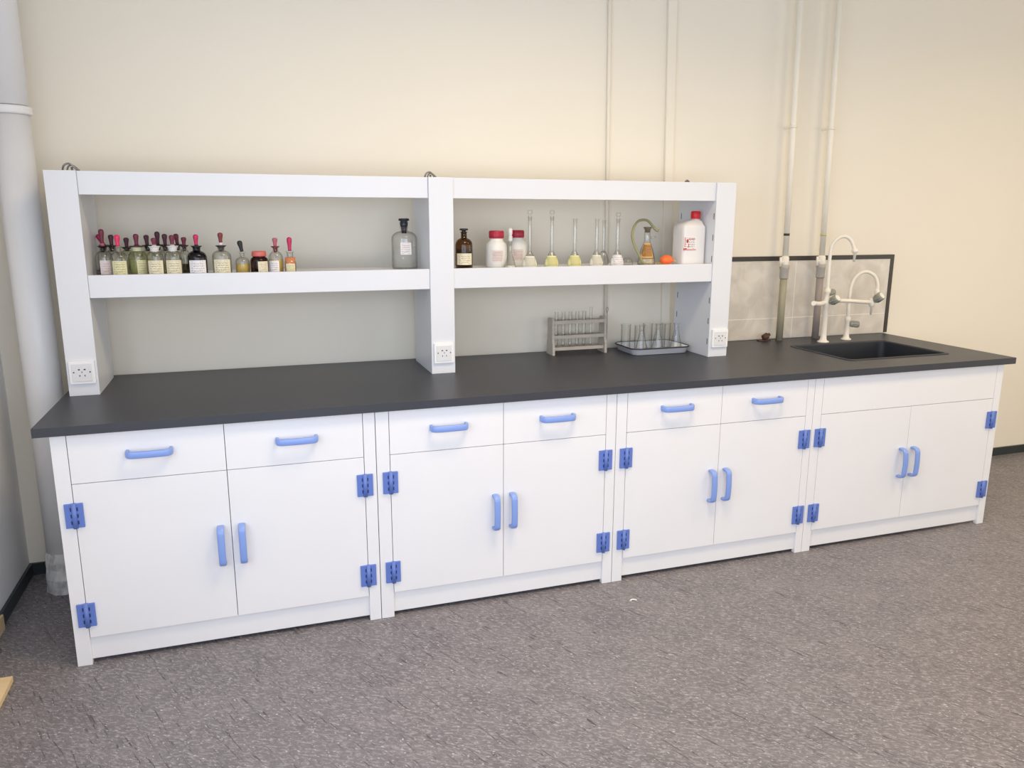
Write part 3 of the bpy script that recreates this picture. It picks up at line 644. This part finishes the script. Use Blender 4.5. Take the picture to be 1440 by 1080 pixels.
bm = bmesh.new(); closed(bm, [(0.009, 0.135), (0.0105, 0.157), (0.008, 0.162), (0.0185, 0.165), (0.0185, 0.170), (0.015, 0.172)], seg=24); obj('stopper', bm, STOPB, t)

def jar(x, y, label):
    t = thing('plastic_jar', label, 'jar', (x, y, SZ), 0, 'white plastic jars with red lids')
    bm = bmesh.new(); closed(bm, [(0.042, 0), (0.0465, 0.006), (0.0465, 0.090), (0.044, 0.104), (0.034, 0.114), (0.030, 0.120), (0.030, 0.128)], seg=40); obj('jar_body', bm, JARP, t)
    bm = bmesh.new(); prof = [(0.0315, 0.128), (0.0325, 0.130), (0.0325, 0.158), (0.0300, 0.161)]; closed(bm, prof, seg=40)
    for k in range(28):
        a = 2*PI*k/28; tube(bm, [(0.0325*math.cos(a), 0.0325*math.sin(a), 0.131), (0.0325*math.cos(a), 0.0325*math.sin(a), 0.156)], 0.0010, 5)
    obj('lid', bm, REDC, t)
    place_label(t, 0.0468, 0.024, 0.078, x, y, LRED, 0.1, 0.62)
    return t
jar(1.692, 0.600, 'white plastic jar with dark red lid, nearer the brown bottle')
jar(1.819, 0.690, 'white plastic jar with dark red lid, behind the short stoppered flask')

# ------------------------------------------------------------------ volumetric flasks
def vflask(x, y, rb, zn, rn, zm, label, liq=None, wrap=None, stopper=True, wl=0.0, ww=1.25, cone=False, wz=None):
    t = thing('volumetric_flask', label, 'flask', (x, y, SZ), 0, 'long-necked volumetric flasks on the right shelf')
    if cone: prof = [(rb*0.96, 0), (rb, 0.003), (rb*0.9, 0.012), (rn*1.3, zn), (rn, zn+0.006)]
    else: prof = [(rb*0.88, 0), (rb*0.99, 0.005), (rb, 0.012), (rb*0.93, 0.024), (rb*0.78, 0.038), (rb*0.58, 0.051), (rb*0.40, 0.061), (rn*1.2, zn-0.001), (rn, zn+0.006)]
    prof += [(rn, zm-0.020), (rn*1.12, zm-0.016), (rn*1.15, zm-0.003), (rn*1.5, zm)]
    obj('flask_body', shell(prof, th=0.0016, seg=30), GL, t)
    if liq:
        lp = [(max(r-0.0024, 0.002), max(z, 0.0022)) for r, z in prof if z <= 0.05]; bm = bmesh.new(); closed(bm, lp, seg=24); obj('liquid', bm, liq, t)
    if wrap:
        z0, z1 = wz or (0.003, 0.050)
        def R(z):
            for (r0, a), (r1, b) in zip(prof, prof[1:]):
                if a <= z <= b: return r0+(r1-r0)*(z-a)/max(b-a, 1e-6)
            return rb
        a = face_cam(x, y)+wl; bm = bmesh.new(); zs = [z0+(z1-z0)*k/6 for k in range(7)]
        rows = [[bm.verts.new(((R(z)+0.0006)*math.cos(a-ww+2*ww*k/16), (R(z)+0.0006)*math.sin(a-ww+2*ww*k/16), z)) for k in range(17)] for z in zs]
        for p, q in zip(rows, rows[1:]):
            for k in range(16): bm.faces.new((p[k], p[k+1], q[k+1], q[k]))
        o = obj('label', bm, wrap, t); md = o.modifiers.new('thickness', 'SOLIDIFY'); md.thickness = 0.0004; md.offset = 1
    if stopper:
        bm = bmesh.new(); closed(bm, [(rn*0.7, zm-0.018), (rn*0.92, zm+0.002), (rn*0.6, zm+0.007), (rn*1.35, zm+0.014), (rn*1.45, zm+0.022), (rn*1.0, zm+0.028)], seg=20); obj('stopper', bm, GLT, t)
    return t
vflask(1.7350, 0.535, 0.0275, 0.062, 0.0075, 0.115, 'short stoppered volumetric flask with white powder, between the two red-lidded jars', liq=fluid('white_slurry', (0.82, 0.80, 0.70), 0.2), cone=True)
t = bpy.data.objects['volumetric_flask']
bm = bmesh.new(); closed(bm, [(0.0075, 0.116), (0.0095, 0.120), (0.0095, 0.138), (0.0065, 0.142), (0.0095, 0.148), (0.0095, 0.168), (0.006, 0.173)], seg=20); obj('frosted_stopper', bm, FROST, t)
vflask(1.8350, 0.560, 0.0335, 0.070, 0.0078, 0.222, 'tall stoppered volumetric flask with speckled white wrap, right of the second red-lidded jar', wrap=LBG, liq=FLW)
vflask(1.9440, 0.570, 0.0320, 0.070, 0.0078, 0.222, 'tall stoppered volumetric flask with yellow bulb, third volumetric flask from the left', wrap=LBYG, liq=FLYG)
vflask(2.0560, 0.570, 0.0325, 0.070, 0.0078, 0.213, 'open volumetric flask with pale yellow speckled wrap, beside the yellow stoppered flask', wrap=LBYG, liq=FLYG, stopper=False)
vflask(2.1650, 0.570, 0.0310, 0.070, 0.0078, 0.213, 'open volumetric flask with cream speckled wrap, third from the rubber tube', wrap=LBG, liq=FLYG, stopper=False)
vflask(2.2660, 0.560, 0.0310, 0.070, 0.0078, 0.213, 'tall stoppered volumetric flask with white label, nearest the rubber tube', wrap=LBW)
vflask(2.2520, 0.680, 0.0270, 0.060, 0.0070, 0.206, 'plain open volumetric flask standing behind the white-labelled stoppered flask', stopper=False)

# filter flask with residue
t = thing('filter_flask', 'conical glass flask with amber-stained label and brown stopper inside the tube loop', 'flask', (2.440, 0.600, SZ))
obj('flask_body', shell([(0.040, 0), (0.043, 0.004), (0.042, 0.014), (0.030, 0.070), (0.016, 0.106), (0.0145, 0.114), (0.0145, 0.164), (0.017, 0.168)], th=0.002), GL, t)
bm = bmesh.new(); closed(bm, [(0.038, 0.003), (0.0405, 0.006), (0.0365, 0.028)], seg=28); obj('residue', bm, TAN, t)
a = face_cam(2.44, 0.60)+0.12; bm = bmesh.new(); patch(bm, (0.0385, 0.0195), 0.034, 0.100, a-0.95, a+0.8); obj('label', bm, LBO, t)
bm = bmesh.new(); closed(bm, [(0.0115, 0.150), (0.0145, 0.1685), (0.020, 0.169), (0.020, 0.174), (0.016, 0.176)], seg=20); obj('stopper', bm, CORK, t)
bm = bmesh.new(); tube(bm, [(0.016, -0.004, 0.125), (0.040, -0.008, 0.130)], 0.0045, 10); obj('side_arm', bm, GL, t)
# rubber tube arc
bm = bmesh.new()
tube(bm, spline([(2.410, 0.530, 1.292), (2.385, 0.530, 1.300), (2.366, 0.535, 1.335), (2.347, 0.545, 1.375), (2.338, 0.555, 1.420), (2.350, 0.565, 1.462), (2.378, 0.575, 1.489), (2.415, 0.580, 1.494), (2.437, 0.580, 1.484), (2.458, 0.578, 1.462), (2.470, 0.572, 1.448), (2.480, 0.565, 1.444)], 6), 0.0058, 12)
tag(obj('rubber_tube', bm, OTUBE), 'olive rubber tube bent in an arc around the conical flask', 'tube')
bm = bmesh.new(); closed(bm, [(0.0245, 0), (0.026, 0.003), (0.025, 0.016), (0.020, 0.026), (0.013, 0.033)], seg=24)
tag(obj('glass_dish', bm, GLT, None, (2.345, 0.610, SZ)), 'small clear glass piece on the shelf at the foot of the rubber tube', 'glassware')
# orange rubber bulb
t = thing('rubber_suction_bulb', 'orange rubber suction bulb lying on the right shelf beside the white can', 'rubber bulb', (2.515, 0.540, SZ))
bm = bmesh.new(); q = Matrix.Rotation(PI/2, 4, 'Y') @ Matrix.Rotation(0.0, 4, 'X')
closed(bm, [(0.004, -0.031), (0.014, -0.028), (0.021, -0.018), (0.0235, -0.003), (0.0225, 0.010), (0.017, 0.022), (0.010, 0.029), (0.0075, 0.033)], cx=0, cy=0, cz=0.0237, mtx=q, seg=28); obj('bulb', bm, ORNG, t)
bm = bmesh.new(); tube(bm, [(0.032, 0, 0.0237), (0.05, 0.004, 0.016), (0.0525, 0.005, 0.015)], [0.0065, 0.0045, 0.004], 12); obj('tip', bm, TAN, t)
bm = bmesh.new(); tube(bm, [(-0.028, 0, 0), (0.026, 0.012, 0)], 0.0038, 10)
tag(obj('glass_tube', bm, FLY, None, (2.530, 0.606, SZ+0.0040)), 'short yellowish glass tube lying behind the orange rubber bulb', 'tube')

# white plastic can
t = thing('plastic_can', 'translucent white plastic can with bright red cap at the right end of the shelf', 'canister', (2.644, 0.565, SZ))
bm = bmesh.new(); hw, hd = 0.0625, 0.055
def rr(bm, hx, hy, r, z, ox=0): return [bm.verts.new((x+ox, y, z)) for x, y in rrect(-hx, hx, -hy, hy, r, 4)]
rings = [rr(bm, hw-0.004, hd-0.004, 0.016, 0)]
zz = 0.003
rings.append(rr(bm, hw, hd, 0.018, 0.004))
for k in range(22):
    z = 0.010+k*0.0072; rings.append(rr(bm, hw-(0.0012 if k % 2 else 0), hd-(0.0012 if k % 2 else 0), 0.018, z))
rings += [rr(bm, hw-0.001, hd-0.001, 0.018, 0.176), rr(bm, hw-0.008, hd-0.008, 0.018, 0.188), rr(bm, 0.040, 0.030, 0.016, 0.203, 0.016), rr(bm, 0.018, 0.018, 0.0175, 0.210, 0.030), rr(bm, 0.018, 0.018, 0.0175, 0.218, 0.030)]
for a, b in zip(rings, rings[1:]):
    for i in range(len(a)): f = bm.faces.new((a[i], a[(i+1) % len(a)], b[(i+1) % len(b)], b[i])); f.smooth = True
bm.faces.new(rings[0]); bm.faces.new(rings[-1]); obj('can_body', bm, CANP, t)
bm = bmesh.new(); closed(bm, [(0.0205, 0.214), (0.0215, 0.216), (0.0215, 0.246), (0.019, 0.250)], cx=0.030, seg=32)
for k in range(20):
    a = 2*PI*k/20; tube(bm, [(0.030+0.0215*math.cos(a), 0.0215*math.sin(a), 0.218), (0.030+0.0215*math.cos(a), 0.0215*math.sin(a), 0.244)], 0.0011, 5)
obj('cap', bm, REDB, t)
lb = bxo('label', (-0.060, 0.006, -hd-0.0012, -hd-0.0003, 0.072, 0.132), LBW, t)
bm = bmesh.new(); y = -hd-0.0014
for b in ((-0.060, -0.044, 0.074, 0.079), (-0.056, -0.053, 0.084, 0.128), (-0.036, 0.0, 0.120, 0.123), (-0.036, -0.032, 0.082, 0.100), (-0.062, 0.006, 0.0700, 0.0735)):
    box(bm, b[0], b[1], y, -hd-0.0004, b[2], b[3])
closed(bm, [(0.006, 0), (0.006, 0.0006)], cx=-0.041, cy=-hd-0.0011, cz=0.112, mtx=Matrix.Rotation(PI/2, 4, 'X') @ Matrix.Scale(1.5, 4, (0, 1, 0)), seg=16)
obj('red_print', bm, REDINK, lb)

# ------------------------------------------------------------------ test tube rack
RX0, RX1, RY0, RY1 = 2.012, 2.300, 0.715, 0.790
t = thing('test_tube_rack', 'weathered wooden test tube rack with three rails standing on the worktop', 'test tube rack', (RX0, RY0, T))
for nm, a in (('side_panel', 0.0), ('side_panel', RX1-RX0-0.012)):
    bm = bmesh.new(); d = RY1-RY0
    pr = [(-0.004, 0), (d+0.004, 0), (d+0.002, 0.05), (d-0.006, 0.075), (d-0.006, 0.168), (d-0.016, 0.178), (0.016, 0.178), (0.006, 0.168), (0.006, 0.075), (-0.002, 0.05)]
    A = [bm.verts.new((a, p[0], p[1])) for p in pr]; B = [bm.verts.new((a+0.012, p[0], p[1])) for p in pr]
    bm.faces.new(A); bm.faces.new(list(reversed(B)))
    for i in range(len(A)): bm.faces.new((A[i], A[(i+1) % len(A)], B[(i+1) % len(B)], B[i]))
    obj(nm, bm, RACKWOOD, t)
NT = 6; tubx = [0.034+k*0.0365 for k in range(NT)]
def rail(z0, z1, holes):
    bm = bmesh.new(); x0, x1 = 0.012, RX1-RX0-0.012; y0, y1 = 0.010, RY1-RY0-0.010; yc = (y0+y1)/2
    if not holes: box(bm, x0, x1, y0, y1, z0, z1, bev=0.001)
    else:
        r = 0.0105; xs = [x0]+[v for q in tubx for v in (q-r, q+r)]+[x1]
        box(bm, x0, x1, y0, yc-r, z0, z1); box(bm, x0, x1, yc+r, y1, z0, z1)
        for i in range(0, len(xs), 2): box(bm, xs[i], xs[i+1], yc-r, yc+r, z0, z1)
    return obj('rail', bm, RACKWOOD, t)
rail(0.020, 0.036, False); rail(0.078, 0.094, True); rail(0.150, 0.166, True)
for k, q in enumerate(tubx):
    tt = shell([(0.0035, 0), (0.0066, 0.003), (0.0086, 0.010), (0.0090, 0.018), (0.0090, 0.166), (0.0104, 0.169)], th=0.0010, seg=16) if k < 5 else shell([(0.003, 0), (0.0058, 0.004), (0.0066, 0.012), (0.0066, 0.185), (0.0074, 0.187)], th=0.0010, seg=16)
    lab_ = 'clear glass test tube in the wooden rack, one of the five equally tall ones' if k < 5 else 'thin taller glass tube at the right end of the wooden rack'
    tag(obj('test_tube', tt, GL, None, (RX0+q, (RY0+RY1)/2, T+0.0365)), lab_, 'test tube', 'test tubes in the wooden rack' if k < 5 else None)
# test tube brush / wire holder behind
bm = bmesh.new(); tube(bm, spline([(0, 0, 0.0035), (0.002, 0, 0.10), (0.001, 0, 0.185), (-0.0045, 0, 0.199), (-0.006, 0, 0.211), (0, 0, 0.218), (0.006, 0, 0.211), (0.0035, 0, 0.199), (-0.002, 0, 0.19)], 6), 0.0013, 8)
tag(obj('wire_brush_handle', bm, METAL, None, (2.322, 0.766, T)), 'thin twisted wire with a loop on top, standing right of the wooden rack', 'wire')
bm = bmesh.new(); tube(bm, [(0, 0, 0.001), (0.004, 0.012, 0.128)], 0.011, 14)
tag(obj('wooden_stick', bm, mat('pale_pink_wood', (0.52, 0.42, 0.36), 0.7), None, (2.326, 0.792, T)), 'pale stick leaning upright just right of the wooden test tube rack', 'stick')

# ------------------------------------------------------------------ tray with glassware
TX0, TX1, TY0, TY1 = 2.372, 2.694, 0.566, 0.800
cx, cy = (TX0+TX1)/2, (TY0+TY1)/2
t = thing('enamel_tray', 'white enamel tray with dark rim holding glass flasks on the worktop', 'tray', (cx, cy, T), 0.0)
bm = bmesh.new()
def tr(ins, z, r): return [bm.verts.new((x-cx, y-cy, z)) for x, y in rrect(TX0+ins, TX1-ins, TY0+ins, TY1-ins, r, 6)]
R = [tr(0.020, 0.0005, 0.03), tr(0.012, 0.004, 0.035), tr(0.003, 0.031, 0.04), tr(0.0, 0.032, 0.042), tr(0.0, 0.0335, 0.042), tr(0.0055, 0.0335, 0.038), tr(0.0145, 0.0055, 0.033), tr(0.022, 0.002, 0.028)]
for a, b in zip(R, R[1:]):
    for i in range(len(a)): bm.faces.new((a[i], a[(i+1) % len(a)], b[(i+1) % len(b)], b[i])).smooth = True
bm.faces.new(R[0]); bm.faces.new(R[-1]); obj('tray_pan', bm, ENAM, t)
bm = bmesh.new(); pts = [Vector((x-cx, y-cy, 0.0335)) for x, y in rrect(TX0+0.001, TX1-0.001, TY0+0.001, TY1-0.001, 0.041, 6)]; pts.append(pts[0]); pts.append(pts[1])
tube(bm, pts, 0.0034, 8, cap=False); obj('tray_rim', bm, RIMB, t)
TZ = T+0.0021
def erlen(x, y, s, label):
    prof = [(0.031*s, 0), (0.033*s, 0.003), (0.032*s, 0.010*s), (0.014*s, 0.098*s), (0.0125*s, 0.110*s), (0.0125*s, 0.134*s), (0.0165*s, 0.140*s)]
    return tag(obj('erlenmeyer_flask', shell(prof, th=0.0017, seg=28), GL, None, (x, y, TZ)), label, 'flask', 'conical flasks on the enamel tray')
erlen(2.447, 0.630, 1.0, 'leftmost of the clear conical flasks at the front of the enamel tray')
erlen(2.541, 0.640, 1.0, 'middle of the clear conical flasks at the front of the enamel tray')
erlen(2.640, 0.632, 1.0, 'rightmost clear conical flask on the enamel tray, nearest the right rack post')
def cyl(x, y, r, h, label, lip=0.003):
    return tag(obj('glass_beaker', shell([(r*0.94, 0), (r, 0.004), (r, h-0.005), (r+lip, h)], th=0.0016, seg=28), GL, None, (x, y, TZ)), label, 'beaker', 'tall beakers at the back of the tray')
cyl(2.424, 0.755, 0.024, 0.128, 'tall clear beaker at the back left corner of the enamel tray')
cyl(2.482, 0.722, 0.024, 0.124, 'tall clear beaker behind the gap between the left and middle conical flasks')
cyl(2.545, 0.752, 0.024, 0.128, 'tall clear beaker directly behind the middle conical flask on the tray')
cyl(2.600, 0.715, 0.023, 0.128, 'tall clear beaker behind the gap between the middle and right conical flasks')
cyl(2.650, 0.752, 0.0225, 0.126, 'tall clear beaker at the back right corner of the enamel tray')

# ------------------------------------------------------------------ pine boards at the left edge of the floor
bm = bmesh.new()
box(bm, -0.305, -0.184, -0.62, -0.026, 0.0, 0.020, bev=0.0015)
tag(obj('pine_board', bm, PLANK), 'light pine board lying on the floor at the lower left edge', 'board')
bm = bmesh.new(); box(bm, XL+0.0135, XL+0.0215, 0.16, 0.370, 0.0, 0.058, bev=0.001)
tag(obj('pine_offcut', bm, PLANK), 'small pine offcut against the left wall baseboard', 'board')
# small white chip on the floor
bm = bmesh.new(); tube(bm, spline([(-0.014, 0, 0.003), (-0.005, 0.007, 0.004), (0.006, 0.006, 0.004), (0.014, -0.002, 0.003)], 5), [0.003]*16, 8)
tag(obj('paper_scrap', bm, JARP, None, (2.020, -0.180, 0.0003)), 'tiny white scrap lying on the floor in front of the cabinets', 'scrap')
